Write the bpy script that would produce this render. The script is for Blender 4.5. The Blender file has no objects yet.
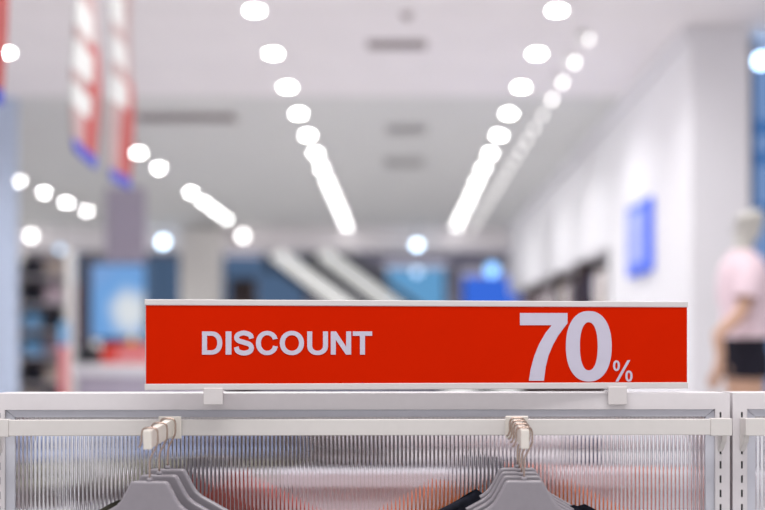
import bpy, bmesh, math, random
from mathutils import Vector, Matrix

random.seed(7)
S = bpy.context.scene
COL = S.collection
F = 1062.5            # focal length in pixels (50 mm lens on a 36 mm wide sensor, 765 px frame)
VX, VY, EYE = 399.0, 349.0, 1.45


def X(px, d): return (px - VX) * d / F
def Z(py, d): return EYE + (VY - py) * d / F


# ------------------------------------------------------------------ materials
def mat(name, color, rough=0.5, metal=0.0, var=0.04, scale=30.0, spec=0.5, emit=None, estr=0.0, bump=0.0):
    m = bpy.data.materials.new(name)
    m.use_nodes = True
    nt = m.node_tree
    b = nt.nodes['Principled BSDF']
    b.inputs['Roughness'].default_value = rough
    b.inputs['Metallic'].default_value = metal
    b.inputs['Specular IOR Level'].default_value = spec
    tc = nt.nodes.new('ShaderNodeTexCoord')
    n = nt.nodes.new('ShaderNodeTexNoise')
    n.inputs['Scale'].default_value = scale
    n.inputs['Detail'].default_value = 3
    nt.links.new(tc.outputs['Object'], n.inputs['Vector'])
    r = nt.nodes.new('ShaderNodeValToRGB')
    c = list(color)
    r.color_ramp.elements[0].color = [max(0, v * (1 - var)) for v in c] + [1]
    r.color_ramp.elements[1].color = [min(1, v * (1 + var)) for v in c] + [1]
    r.color_ramp.elements[0].position = 0.3
    r.color_ramp.elements[1].position = 0.7
    nt.links.new(n.outputs['Fac'], r.inputs['Fac'])
    nt.links.new(r.outputs['Color'], b.inputs['Base Color'])
    if bump:
        bp = nt.nodes.new('ShaderNodeBump')
        bp.inputs['Strength'].default_value = bump
        nt.links.new(n.outputs['Fac'], bp.inputs['Height'])
        nt.links.new(bp.outputs['Normal'], b.inputs['Normal'])
    if emit:
        b.inputs['Emission Color'].default_value = list(emit) + [1]
        b.inputs['Emission Strength'].default_value = estr
    return m


def lamp_mat(name, color, strength):
    m = bpy.data.materials.new(name)
    m.use_nodes = True
    nt = m.node_tree
    nt.nodes.clear()
    o = nt.nodes.new('ShaderNodeOutputMaterial')
    e = nt.nodes.new('ShaderNodeEmission')
    e.inputs['Color'].default_value = list(color) + [1]
    e.inputs['Strength'].default_value = strength
    nt.links.new(e.outputs[0], o.inputs['Surface'])
    return m


def glass_mat(name, milk, tint, ior, rough):
    """ribbed plastic: refraction mixed with a little milky translucence and gloss"""
    m = bpy.data.materials.new(name)
    m.use_nodes = True
    nt = m.node_tree
    nt.nodes.clear()
    o = nt.nodes.new('ShaderNodeOutputMaterial')
    g = nt.nodes.new('ShaderNodeBsdfGlass')
    g.inputs['Color'].default_value = list(tint) + [1]
    g.inputs['IOR'].default_value = ior
    g.inputs['Roughness'].default_value = rough
    d = nt.nodes.new('ShaderNodeBsdfDiffuse')
    d.inputs['Color'].default_value = (.85, .83, .86, 1)
    t = nt.nodes.new('ShaderNodeBsdfTranslucent')
    t.inputs['Color'].default_value = (.85, .83, .86, 1)
    mx = nt.nodes.new('ShaderNodeMixShader')
    mx.inputs[0].default_value = .5
    nt.links.new(d.outputs[0], mx.inputs[1])
    nt.links.new(t.outputs[0], mx.inputs[2])
    m2 = nt.nodes.new('ShaderNodeMixShader')
    m2.inputs[0].default_value = milk
    nt.links.new(g.outputs[0], m2.inputs[1])
    nt.links.new(mx.outputs[0], m2.inputs[2])
    nt.links.new(m2.outputs[0], o.inputs['Surface'])
    return m


def screen_mat(name):
    """lit picture of a video screen: blue sky-like wash with a white flare"""
    m = bpy.data.materials.new(name)
    m.use_nodes = True
    nt = m.node_tree
    nt.nodes.clear()
    o = nt.nodes.new('ShaderNodeOutputMaterial')
    e = nt.nodes.new('ShaderNodeEmission')
    tc = nt.nodes.new('ShaderNodeTexCoord')
    mp = nt.nodes.new('ShaderNodeVectorMath')
    mp.operation = 'DISTANCE'
    mp.inputs[1].default_value = (.20, 0, Z(312, 15.5))
    n = nt.nodes.new('ShaderNodeTexNoise')
    n.inputs['Scale'].default_value = 3
    ad = nt.nodes.new('ShaderNodeMath')
    ad.operation = 'MULTIPLY_ADD'
    ad.inputs[1].default_value = .3
    r = nt.nodes.new('ShaderNodeValToRGB')
    r.color_ramp.elements[0].color = (.90, .95, 1, 1)
    r.color_ramp.elements[0].position = .30
    r.color_ramp.elements[1].color = (.26, .47, .88, 1)
    r.color_ramp.elements[1].position = .90
    el = r.color_ramp.elements.new(.56)
    el.color = (.20, .47, .93, 1)
    nt.links.new(tc.outputs['Object'], mp.inputs[0])
    nt.links.new(tc.outputs['Object'], n.inputs['Vector'])
    nt.links.new(n.outputs['Fac'], ad.inputs[0])
    nt.links.new(mp.outputs['Value'], ad.inputs[2])
    nt.links.new(ad.outputs[0], r.inputs['Fac'])
    nt.links.new(r.outputs['Color'], e.inputs['Color'])
    e.inputs['Strength'].default_value = .78
    nt.links.new(e.outputs[0], o.inputs['Surface'])
    return m


M = {
    'rack': mat('white_powder_coat', (.74, .71, .73), .45, 0, .015, 60),
    'bar': mat('warm_white_powder_coat', (.70, .675, .655), .42, 0, .015, 60),
    'lip': mat('blue_grey_powder_coat', (.62, .63, .70), .5, 0, .02, 60),
    'slot': mat('painted_slot_shade', (.03, .03, .035), .7),
    'cream': mat('cream_plastic_tip', (.80, .76, .70), .4),
    'flute': glass_mat('fluted_plastic', .05, (.97, .97, .99), 1.42, .03),
    'flute_edge': glass_mat('fluted_plastic_edge_glint', .52, (.97, .97, .99), 1.42, .03),  # milkier rib faces, painting in the bright reflections of the lights
    'red': mat('red_sign_card', (.60, .0155, .0012), .6, 0, .02, 8, .0),
    'letter': mat('pale_lilac_print', (.57, .545, .66), .6, 0, .02, 40, .2),
    'signrail': mat('white_sign_rail', (.66, .63, .63), .4, 0, .015, 60),
    'hanger': mat('grey_hanger_plastic', (.275, .255, .285), .32, 0, .03, 90, .5),
    'wire': mat('warm_nickel_wire', (.46, .36, .31), .25, 1.0, .03, 60),
    'black_cloth': mat('black_cotton', (.012, .013, .022), .9, 0, .25, 120, .2, bump=.2),
    'olive_cloth': mat('dark_olive_cotton', (.045, .042, .032), .9, 0, .2, 120, .2, bump=.2),
    'orange_cloth': mat('orange_knit', (.95, .21, .03), .85, 0, .15, 140, .2, bump=.3),
    'red_cloth': mat('brick_red_knit', (.55, .065, .035), .85, 0, .2, 140, .2, bump=.3),
    'salmon_cloth': mat('salmon_cotton', (.55, .20, .15), .9, 0, .1, 60, .2),
    'brown_cloth': mat('dark_brown_knit', (.05, .035, .03), .9, 0, .2, 80, .2),
    'white_cloth': mat('white_cotton', (.78, .75, .77), .9, 0, .04, 80, .2),
    'grey_cloth': mat('grey_cotton', (.33, .30, .33), .9, 0, .06, 80, .2),
    'beige_cloth': mat('beige_cotton', (.55, .46, .40), .9, 0, .06, 80, .2),
    'navy_cloth': mat('navy_cotton', (.04, .04, .09), .9, 0, .1, 80, .2),
    'pinkwhite_cloth': mat('pale_pink_cotton', (.72, .575, .635), .9, 0, .03, 40, .2),
    'sky_cloth': mat('sky_blue_leather', (.18, .42, .70), .6, 0, .06, 50),
    'mauve_cloth': mat('mauve_leather', (.33, .25, .30), .6, 0, .06, 50),
    'denim': mat('pale_blue_denim', (.30, .38, .60), .85, 0, .12, 90, .2),
    'olive_light': mat('khaki_denim', (.27, .27, .20), .85, 0, .12, 90, .2),
    'short_cloth': mat('black_denim', (.014, .013, .022), .9, 0, .2, 60, .2),
    'skin': mat('tan_mannequin_skin', (.56, .34, .24), .5, 0, .03, 20),
    'greyhead': mat('pale_grey_mannequin_head', (.50, .49, .46), .55, 0, .03, 20),
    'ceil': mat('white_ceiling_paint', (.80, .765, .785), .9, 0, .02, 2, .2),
    'ceil2': mat('pale_grey_ceiling', (.63, .63, .625), .9, 0, .02, 2, .2),
    'wall': mat('white_wall_paint', (.72, .71, .745), .8, 0, .015, 2, .2),
    'wall2': mat('lilac_white_wall_paint', (.66, .64, .68), .8, 0, .02, 2, .2),
    'blond': mat('wall_with_blue_light', (.52, .60, .76), .8, 0, .02, 2, .2),  # bluish light falling on the left pier is put into this colour
    'greywall': mat('warm_grey_wall_paint', (.68, .655, .635), .8, 0, .02, 2, .2),
    'band': mat('pinkish_grey_paint', (.86, .82, .835), .85, 0, .02, 2, .2),
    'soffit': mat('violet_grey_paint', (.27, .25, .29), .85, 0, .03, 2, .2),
    'floor': mat('polished_pale_floor_tile', (.70, .685, .69), .3, 0, .03, 3),
    'vent': mat('vent_grey_metal', (.34, .295, .30), .6, .2),
    'vent_light': mat('pale_vent_grey', (.42, .41, .41), .6, .1),
    'trimring': mat('white_trim_ring', (.8, .8, .8), .5),
    'black': mat('black_plastic', (.015, .015, .018), .45),
    'dark': mat('dark_brown_laminate', (.055, .035, .035), .6),
    'darkred': mat('dark_red_panel', (.16, .015, .025), .6),
    'redbox': mat('bright_red_card', (.72, .05, .03), .6),
    'pinkred': mat('coral_pink_card', (.75, .25, .26), .6),
    'bred': mat('banner_red', (.46, .12, .115), .8, 0, .05, 6, .2),
    'bpink': mat('banner_pale_pink', (.47, .35, .35), .8, 0, .05, 6, .2),
    'bwhite': mat('banner_white', (.70, .71, .70), .8, 0, .03, 6, .2),
    'bblue': mat('banner_blue', (.10, .12, .52), .8, 0, .05, 6, .2),
    'signblue': mat('sign_blue', (.045, .12, .74), .5, emit=(.12, .25, 1.0), estr=.12),
    'signpale': mat('sign_pale_blue', (.34, .40, .80), .5),
    'violet': mat('violet_grey_board', (.40, .36, .44), .8, 0, .03, 3, .2),
    'steel': mat('brushed_steel', (.6, .6, .6), .35, .9),
    'clad': mat('escalator_cladding_added_glow', (.80, .80, .78), .4, emit=(1, 1, .97), estr=.62),  # emission added to whiten the dim escalator flanks
    'yellow': mat('yellow_plastic', (.75, .66, .15), .4),
    'teal': mat('teal_plastic', (.05, .42, .50), .4),
    'lamp': lamp_mat('downlight_glow', (1, .985, .98), 46),
    'lamp_spot': lamp_mat('spot_glow', (1, .97, .96), 6),
    'lamp_dim': lamp_mat('dim_spot_glow', (1, .97, .96), 3.2),
    'lamp_white': lamp_mat('white_lamp_glow', (1, .96, .95), 7.0),
    'lamp_blue': lamp_mat('blue_lamp_glow', (.25, .55, 1.0), 2.6),
    'lamp_mist': lamp_mat('misty_blue_lamp_glow', (.55, .75, 1.0), 2.2),
    'lamp_paleblue': lamp_mat('pale_blue_lamp_glow', (.62, .80, 1.0), 8.0),
    'shop_blue': lamp_mat('lit_blue_window', (.10, .30, .72), .55),
    'shop_deep': lamp_mat('lit_deep_blue_window', (.05, .17, .80), .9),
    'shop_sky': lamp_mat('lit_sky_blue_window', (.17, .45, .80), .75),
    'shop_slate': lamp_mat('slate_blue_window_glow', (.25, .38, .66), .8),
    'shop_dim': lamp_mat('dim_blue_window', (.10, .17, .30), .75),
    'screen': screen_mat('video_screen'),
    'pane': glass_mat('shop_window_glass', .02, (.9, .95, 1), 1.1, .02),
}


# ------------------------------------------------------------------ mesh helper
class MB:
    def __init__(s): s.v, s.f, s.m = [], [], []

    def add(s, vs, fs, m=0):
        o = len(s.v)
        s.v += [tuple(v) for v in vs]
        s.f += [tuple(i + o for i in f) for f in fs]
        s.m += [m] * len(fs)
        return s

    def box(s, x0, x1, y0, y1, z0, z1, m=0):
        v = [(x, y, z) for z in (z0, z1) for y in (y0, y1) for x in (x0, x1)]
        return s.add(v, [(0, 2, 3, 1), (4, 5, 7, 6), (0, 1, 5, 4), (2, 6, 7, 3), (0, 4, 6, 2), (1, 3, 7, 5)], m)

    def prism(s, pts, y0, y1, m=0, axis='y'):
        n = len(pts)
        if axis == 'y':
            v = [(x, y0, z) for x, z in pts] + [(x, y1, z) for x, z in pts]
        elif axis == 'x':
            v = [(y0, a, b) for a, b in pts] + [(y1, a, b) for a, b in pts]
        else:
            v = [(a, b, y0) for a, b in pts] + [(a, b, y1) for a, b in pts]
        f = [tuple(range(n)), tuple(range(2 * n - 1, n - 1, -1))]
        f += [(i, i + n, (i + 1) % n + n, (i + 1) % n) for i in range(n)]
        return s.add(v, f, m)

    def tube(s, path, r, seg=10, m=0, cap=True):
        P = [Vector(p) for p in path]
        R = r if isinstance(r, (list, tuple)) else [r] * len(P)
        n = len(P)
        vs, fs = [], []
        up = None
        for i, p in enumerate(P):
            t = (P[min(i + 1, n - 1)] - P[max(i - 1, 0)]).normalized()
            if up is None:
                a = Vector((0, 1, 0)) if abs(t.y) < .9 else Vector((1, 0, 0))
                up = t.cross(a).normalized()
            up = (up - t * up.dot(t)).normalized()
            w = t.cross(up)
            for k in range(seg):
                an = 2 * math.pi * k / seg
                vs.append(p + (up * math.cos(an) + w * math.sin(an)) * R[i])
        for i in range(n - 1):
            for k in range(seg):
                a, b = i * seg + k, i * seg + (k + 1) % seg
                fs.append((a, b, b + seg, a + seg))
        if cap:
            fs.append(tuple(range(seg - 1, -1, -1)))
            fs.append(tuple((n - 1) * seg + k for k in range(seg)))
        return s.add(vs, fs, m)

    def lathe(s, prof, c=(0, 0, 0), seg=20, m=0, sx=1, sy=1):
        vs, fs = [], []
        for r, z in prof:
            for k in range(seg):
                a = 2 * math.pi * k / seg
                vs.append((c[0] + sx * r * math.cos(a), c[1] + sy * r * math.sin(a), c[2] + z))
        n = len(prof)
        for i in range(n - 1):
            for k in range(seg):
                a, b = i * seg + k, i * seg + (k + 1) % seg
                fs.append((a, b, b + seg, a + seg))
        fs.append(tuple(range(seg - 1, -1, -1)))
        fs.append(tuple((n - 1) * seg + k for k in range(seg)))
        return s.add(vs, fs, m)

    def build(s, name, mats, parent=None, bevel=0, smooth=False, loc=None, seg=2):
        me = bpy.data.meshes.new(name)
        me.from_pydata(s.v, [], s.f)
        bm = bmesh.new()
        bm.from_mesh(me)
        bmesh.ops.recalc_face_normals(bm, faces=bm.faces)
        bm.to_mesh(me)
        bm.free()
        ms = mats if isinstance(mats, (list, tuple)) else [mats]
        for q in ms: me.materials.append(M[q] if isinstance(q, str) else q)
        for p, i in zip(me.polygons, s.m): p.material_index = i
        if smooth:
            for p in me.polygons: p.use_smooth = True
        o = bpy.data.objects.new(name, me)
        COL.objects.link(o)
        if parent: o.parent = parent
        if loc: o.location = loc
        if bevel:
            b = o.modifiers.new('Bevel', 'BEVEL')
            b.width = bevel
            b.segments = seg
            b.limit_method = 'ANGLE'
            b.angle_limit = math.radians(40)
        return o


def thing(name, label, cat, loc=(0, 0, 0), rz=0, group=None):
    o = bpy.data.objects.new(name, None)
    o.empty_display_size = .05
    COL.objects.link(o)
    o.location = loc
    o.rotation_euler = (0, 0, rz)
    return tag(o, label, cat, group)


def tag(o, label, cat, group=None):
    o['label'] = label
    o['category'] = cat
    if group: o['group'] = group
    return o


def struct(o):
    o['kind'] = 'structure'
    return o


def dup(root, loc, rz=None, label=None, group=None):
    r = root.copy()
    COL.objects.link(r)
    r.location = loc
    if rz is not None: r.rotation_euler = (0, 0, rz)
    if label: r['label'] = label
    if group: r['group'] = group
    for ch in list(root.children):
        c = ch.copy()
        COL.objects.link(c)
        c.parent = r
        for g in list(ch.children):
            d = g.copy()
            COL.objects.link(d)
            d.parent = c
    return r


ORD = ['first', 'second', 'third', 'fourth', 'fifth', 'sixth', 'seventh', 'eighth', 'ninth', 'tenth', 'eleventh',
       'twelfth', 'thirteenth', 'fourteenth', 'fifteenth', 'sixteenth', 'seventeenth', 'eighteenth', 'nineteenth',
       'twentieth', 'twenty-first', 'twenty-second']

# ------------------------------------------------------------------ display rack (gondola bay)
D = 1.72
SC = D / F
RYAW = math.radians(1.1)


def rack_t(px):
    k = (px - VX) / F
    c, s = math.cos(RYAW), math.sin(RYAW)
    x0 = (360 - VX) * SC
    return x0, (k * D - x0) / (c - k * s)


_l, _r = rack_t(4.7)[1], rack_t(715.3)[1]
CXR = rack_t(0)[0] + (_l + _r) / 2 * math.cos(RYAW)
TOP = EYE - (393.3 - VY) * SC        # top of the frame
BEAM = EYE - (409.6 - VY) * SC       # under the top beam
LIP = EYE - (417.2 - VY) * SC
HI = (_r - _l) / 2
HW = HI + rack_t(730.2)[1] - _r                      # half width of the bay
HL = HI + rack_t(706.4)[1] - _r                        # inside of the recessed lip
BAR_D = D - .030
BT = EYE - (419.3 - VY) * BAR_D / F
BB = EYE - (435.3 - VY) * BAR_D / F
ARM_X = (-.302, .2455)               # where the two faceout arms sit, along the bay
ARM_YAW = (math.radians(-4.7), math.radians(-1.6))
ARM_TILT = math.radians(4.5)
ARM_TIP = -.160


def flute_panel(parent):
    mb = MB()
    pitch = .0066
    n = int(2 * HL / pitch) + 2
    per = 10
    x0 = -n * pitch / 2
    z0, z1 = .30, LIP + .004
    front, back = [], []
    cols = n * per + 1
    for i in range(cols):
        x = x0 + pitch * i / per
        y = .0125 - .0010 * math.cos(2 * math.pi * i / per)
        front += [(x, y, z0), (x, y, z1)]
        back += [(x, .0165, z0), (x, .0165, z1)]
    v = front + back
    o = len(front)
    f, ribs = [], []
    for i in range(cols - 1):
        a = 2 * i
        f.append((a, a + 2, a + 3, a + 1))
        if i % per in (0, per - 1): ribs.append(len(f) - 1)
        f.append((o + a, o + a + 1, o + a + 3, o + a + 2))
        f.append((a + 1, a + 3, o + a + 3, o + a + 1))
        f.append((a, o + a, o + a + 2, a + 2))
    e = 2 * (cols - 1)
    f.append((0, 1, o + 1, o))
    f.append((e, o + e, o + e + 1, e + 1))
    mb.add(v, f)
    for q in ribs: mb.m[q] = 1
    ob = mb.build('fluted_panel', ['flute', 'flute_edge'], parent)
    for p in ob.data.polygons: p.use_smooth = abs(p.normal.z) < .5 and abs(p.normal.x) < .95
    try:
        ob.data.set_sharp_from_angle(angle=math.radians(60))
    except Exception:
        pass
    ob['label'] = 'milky ribbed plastic back panel'
    return ob


def slotted_upright(sgn, parent):
    """hollow post with a column of slots near its outer third"""
    mb = MB()
    a, b = HI, HW - .0006
    sx = HI + rack_t(720.6)[1] - _r
    sw = .0017
    x1, x2 = sx - sw, sx + sw
    ft = .0022

    def bx(p, q, y0, y1, z0, z1, m=0):
        p, q = (p, q) if sgn > 0 else (-q, -p)
        mb.box(p, q, y0, y1, z0, z1, m)
    bx(a, x1, 0, ft, .06, TOP)
    bx(x2, b, 0, ft, .06, TOP)
    z = EYE - (412.5 - VY) * SC
    pitch, sh = .02335, .0122
    bx(x1, x2, 0, ft, z, TOP)
    top = z - .009
    z = EYE - (433 - VY) * SC
    while z > .15:
        bx(x1, x2, 0, ft, z, top)
        top = z - sh
        z -= pitch
    bx(x1, x2, 0, ft, .06, top)
    bx(a, b - .004, .0035, .07, .06, TOP - .0002)
    bx(x1 - .002, x2 + .002, ft, .0035, .1, TOP - .002, 1)  # near-black strip puts the shade inside the post into colour
    return mb.build('upright', ['rack', 'slot'], parent)


def make_rack(label, ctr, group):
    t = thing('display_rack', label, 'clothes rack', ctr, RYAW, group)
    # top beam, mitred into the recessed lip below it
    MB().box(-HI, HI, 0, .07, BEAM, TOP).build('top_beam', 'rack', t)
    for s in (-1, 1): slotted_upright(s, t)
    mb = MB()
    mb.prism([(-HI + .0004, BEAM), (HI - .0004, BEAM), (HL, LIP), (-HL, LIP)], .004, .0105)
    mb.build('recessed_lip', 'lip', t, .0006)
    for s in (-1, 1):
        a, b = sorted((s * HL, s * (HI - .0004)))
        mb = MB()
        mb.prism([(s * HI, BEAM - .001), (s * HI, .30), (s * HL, .30), (s * HL, LIP)], .0045, .0105)
        mb.build('side_lip', 'lip', t, .0005)
    # dark mitre seams
    flute_panel(t)
    # front hang bar, its end brackets, and the two display arms
    for side in (0, 1):
        y0 = -.036 if side == 0 else .07 + .024
        y1 = y0 + .012
        bar = MB().box(-HL + .004, HL - .004, y0, y1, BB, BT).build('hang_bar', 'bar', t, .0012)
        for s in (-1, 1):
            mb = MB()
            xa, xb = sorted((s * (HL - .004), s * (HI + .0155)))
            yc0, yc1 = (y0 - .0012, y1 + .001)
            mb.box(xa, xb, yc0, yc1, BB - .0012, BT + .0012)
            xo0, xo1 = sorted((s * (HI + .004), s * (HI + .0125)))
            if side == 0:
                pr = [(yc1, BT), (yc1, BB), (yc1 + .004, BB - .012), (-.0002, BB - .03), (-.0002, BT)]
            else:
                pr = [(yc0, BT), (yc0, BB), (yc0 - .004, BB - .012), (.0702, BB - .03), (.0702, BT)]
            mb.prism(pr, xo0, xo1, 0, 'x')
            mb.build('end_bracket', 'bar', bar, .0012)
        for ax, yw in zip(ARM_X, ARM_YAW):
            mb = MB()
            h0, h1 = .0005, .0272
            L = -(ARM_TIP - y0)
            if side == 0:
                mb.box(-.0055, .0055, -L + .006, 0, h0, h1)
                mb.box(-.018, .018, -.004, .0, -.004, BT - BB + .006)
            else:
                mb.box(-.0055, .0055, 0, L - .006, h0, h1)
                mb.box(-.018, .018, 0, .004, -.004, BT - BB + .006)
            a = mb.build('display_arm', 'cream', bar, .0014)
            a.location = (ax, y0 if side == 0 else y1, BB)
            a.rotation_euler = (ARM_TILT if side == 0 else -ARM_TILT, 0, yw if side == 0 else -yw)
            mb = MB()
            yy = -L if side == 0 else L
            ya, yb = sorted((yy, yy + (.0058 if side == 0 else -.0058)))
            mb.box(-.0062, .0062, ya, yb, h0 - .001, h1 + .001)
            # tip cap shares the arm's mesh data: merged here as a raised end
            me = a.data
            bm = bmesh.new()
            bm.from_mesh(me)
            vs = [bm.verts.new(v) for v in mb.v]
            for f in mb.f: bm.faces.new([vs[i] for i in f])
            bmesh.ops.recalc_face_normals(bm, faces=bm.faces)
            bm.to_mesh(me)
            bm.free()
    # base deck and plinth
    MB().box(-HW + .002, HW - .002, -.30, .37, .10, .13).build('base_deck', 'rack', t, .002)
    MB().box(-HW + .004, HW - .004, -.28, .35, 0, .10).build('plinth', 'rack', t, .002)
    return t


rack = make_rack('white slotted clothes rack bay under the red sign, with a ribbed plastic back',
                 (CXR, D, 0), None)
ca, sa = math.cos(RYAW), math.sin(RYAW)
offs = 2 * HW + .0036
dup(rack, (CXR + ca * offs, D + sa * offs, 0), RYAW,
    'white slotted clothes rack bay beyond the narrow gap at the right of the sign bay')


def rackpt(x, y): return (CXR + ca * x - sa * y, D + sa * x + ca * y)


# ------------------------------------------------------------------ the sign
SYAW = math.radians(5.5)
SX0 = X(416.5, 1.692)
SY0 = 1.692
cs, ss = math.cos(SYAW), math.sin(SYAW)


def sign_pt(px, py):
    k = (px - VX) / F
    t = (k * SY0 - SX0) / (cs - k * ss)
    return t, (VY - py) * (SY0 + t * ss) / F


sign = thing('sale_sign', 'long red sale sign reading DISCOUNT 70% clipped on top of the rack', 'sign',
             (SX0, SY0, EYE), SYAW)
xl, xr = sign_pt(144.4, 349)[0], sign_pt(688.4, 349)[0]
ztop, zbot = .0774, -.0644
zr1, zr0 = .0680, -.0543
MB().box(xl + .0022, xr - .0018, .0012, .0045, zr0 - .003, zr1 + .003).build('card', 'red', sign)
MB().box(xl, xr, 0, .009, zr1, ztop).build('top_rail', 'signrail', sign, .0012)
MB().box(xl, xr, 0, .009, zbot, zr0).build('bottom_rail', 'signrail', sign, .0012)
MB().box(xl + .0005, xr - .0005, .0045, .0075, zr0, zr1).build('backing_board', 'signrail', sign, .0005)
# clips: a stem under the bottom rail, a foot back over the beam and a tongue down its face
for px in (213.3, 617.2):
    xc = sign_pt(px, 395)[0]
    wx, wy = SX0 + cs * xc, SY0 + ss * xc            # world point of the clip on the sign plane
    hw = 9.6 * wy / F
    zb = -(404.8 - VY) * wy / F
    # distance back to the beam front
    lx = ca * (wx - CXR) + sa * (wy - D)
    by = D + sa * lx
    back = max(by - wy, .003)
    mb = MB()
    mb.box(xc - hw, xc + hw, -.0035, .0002, zb, zbot + .0035)
    mb.box(xc - hw * .8, xc + hw * .8, -.001, back - .0015, zb + .004, zbot - .008)
    zt = TOP - EYE
    mb.box(xc - hw * .8, xc + hw * .8, -.001, back + .03, zt + .0008, zt + .0035)
    mb.build('clip', 'signrail', sign, .0016, seg=3)


# lettering -------------------------------------------------------------
def ell(cx, cy, rx, ry, n=44, p=2.0, a0=0, a1=360):
    out = []
    for i in range(n):
        a = math.radians(a0 + (a1 - a0) * i / (n if a1 - a0 == 360 else n - 1))
        c, s = math.cos(a), math.sin(a)
        out.append((cx + rx * math.copysign(abs(c) ** (2 / p), c), cy + ry * math.copysign(abs(s) ** (2 / p), s)))
    return out


def stroke(pts, w):
    P = [Vector((a, b)) for a, b in pts]
    Q = []
    for i in range(len(P) - 1):                     # catmull-rom
        p0, p1, p2, p3 = P[max(i - 1, 0)], P[i], P[i + 1], P[min(i + 2, len(P) - 1)]
        for k in range(8):
            t = k / 8
            Q.append(.5 * ((2 * p1) + (p2 - p0) * t + (2 * p0 - 5 * p1 + 4 * p2 - p3) * t * t + (3 * p1 - p0 - 3 * p2 + p3) * t ** 3))
    Q.append(P[-1])
    L, R = [], []
    for i, q in enumerate(Q):
        t = (Q[min(i + 1, len(Q) - 1)] - Q[max(i - 1, 0)]).normalized()
        n = Vector((-t.y, t.x))
        ww = w(i / (len(Q) - 1)) if callable(w) else w
        L.append(q + n * ww / 2)
        R.append(q - n * ww / 2)
    return [tuple(v) for v in L + R[::-1]]


def g_D(x0, x1, y0, y1, t):
    m = (y0 + y1) / 2
    r = min((x1 - x0) * .55, 12)
    o = [(x0, y0)] + ell(x1 - r, m, r, (y1 - y0) / 2, 26, 2.2, -90, 90) + [(x0, y1)]
    ti = t * .86
    i = [(x0 + t, y0 + ti)] + ell(x1 - r, m, r - t, (y1 - y0) / 2 - ti, 26, 2.2, -90, 90) + [(x0 + t, y1 - ti)]
    return [o, i]


def g_I(x0, x1, y0, y1, t): return [[(x0, y0), (x1, y0), (x1, y1), (x0, y1)]]


def g_O(x0, x1, y0, y1, t, p=2.1, ty=None):
    c = ((x0 + x1) / 2, (y0 + y1) / 2)
    ty = ty or t * .86
    return [ell(c[0], c[1], (x1 - x0) / 2, (y1 - y0) / 2, 56, p),
            ell(c[0], c[1], (x1 - x0) / 2 - t, (y1 - y0) / 2 - ty, 56, p)]


def g_C(x0, x1, y0, y1, t):
    cx, cy = (x0 + x1) / 2, (y0 + y1) / 2
    rx, ry = (x1 - x0) / 2, (y1 - y0) / 2
    o = ell(cx + .3, cy, rx, ry, 48, 2.1, 30, 330)
    i = ell(cx + .3, cy, rx - t, ry - t * .86, 48, 2.1, 330, 30)
    o[0] = (x1 - .3, cy + ry * .30)
    i[-1] = (x1 - .3 - t, cy + ry * .22)
    o[-1] = (x1 - .5, cy - ry * .36)
    i[0] = (x1 - .5 - t, cy - ry * .28)
    return [o + i]


def g_S(x0, x1, y0, y1, t):
    w, h = x1 - x0, y1 - y0
    q = [(.865, .315), (.80, .17), (.50, .085), (.22, .15), (.135, .28), (.23, .40), (.50, .475), (.77, .56),
         (.865, .70), (.78, .85), (.50, .917), (.20, .84), (.125, .665)]
    return [stroke([(x0 + a * w, y0 + b * h) for a, b in q], t * .97)]


def g_U(x0, x1, y0, y1, t):
    r = (x1 - x0) / 2
    ry = 9.5
    o = [(x0, y0)] + ell((x0 + x1) / 2, y1 - ry, r, ry, 24, 2.2, 180, 0) + [(x1, y0), (x1 - t, y0)]
    i = ell((x0 + x1) / 2, y1 - ry, r - t, ry - t * .86, 24, 2.2, 0, 180) + [(x0 + t, y0)]
    return [o + i]


def g_N(x0, x1, y0, y1, t):
    return [[(x0, y0), (x0 + t * 1.05, y0), (x1 - t, y1 - (y1 - y0) * .34), (x1 - t, y0), (x1, y0), (x1, y1),
             (x1 - t * 1.05, y1), (x0 + t, y0 + (y1 - y0) * .36), (x0 + t, y1), (x0, y1)]]


def g_T(x0, x1, y0, y1, t):
    c = (x0 + x1) / 2
    return [[(x0, y0), (x1, y0), (x1, y0 + t * .88), (c + t / 2, y0 + t * .88), (c + t / 2, y1), (c - t / 2, y1),
             (c - t / 2, y0 + t * .88), (x0, y0 + t * .88)]]


def letters(name, glyphs):
    cu = bpy.data.curves.new(name, 'CURVE')
    cu.dimensions = '2D'
    cu.fill_mode = 'BOTH'
    cu.extrude = .0003
    for loops in glyphs:
        for lp in loops:
            sp = cu.splines.new('POLY')
            sp.points.add(len(lp) - 1)
            for q, (a, b) in zip(sp.points, lp):
                u, v = sign_pt(a, b)
                q.co = (u, v, 0, 1)
            sp.use_cyclic_u = True
    tmp = bpy.data.objects.new(name + '_curve', cu)
    COL.objects.link(tmp)
    dg = bpy.context.evaluated_depsgraph_get()
    me = bpy.data.meshes.new_from_object(tmp.evaluated_get(dg))
    me.transform(Matrix.Rotation(math.pi / 2, 4, 'X'))
    bpy.data.objects.remove(tmp)
    bpy.data.curves.remove(cu)
    me.materials.clear()
    me.materials.append(M['letter'])
    o = bpy.data.objects.new(name, me)
    COL.objects.link(o)
    o.parent = sign
    o.location = (0, .0008, 0)
    return o


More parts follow.
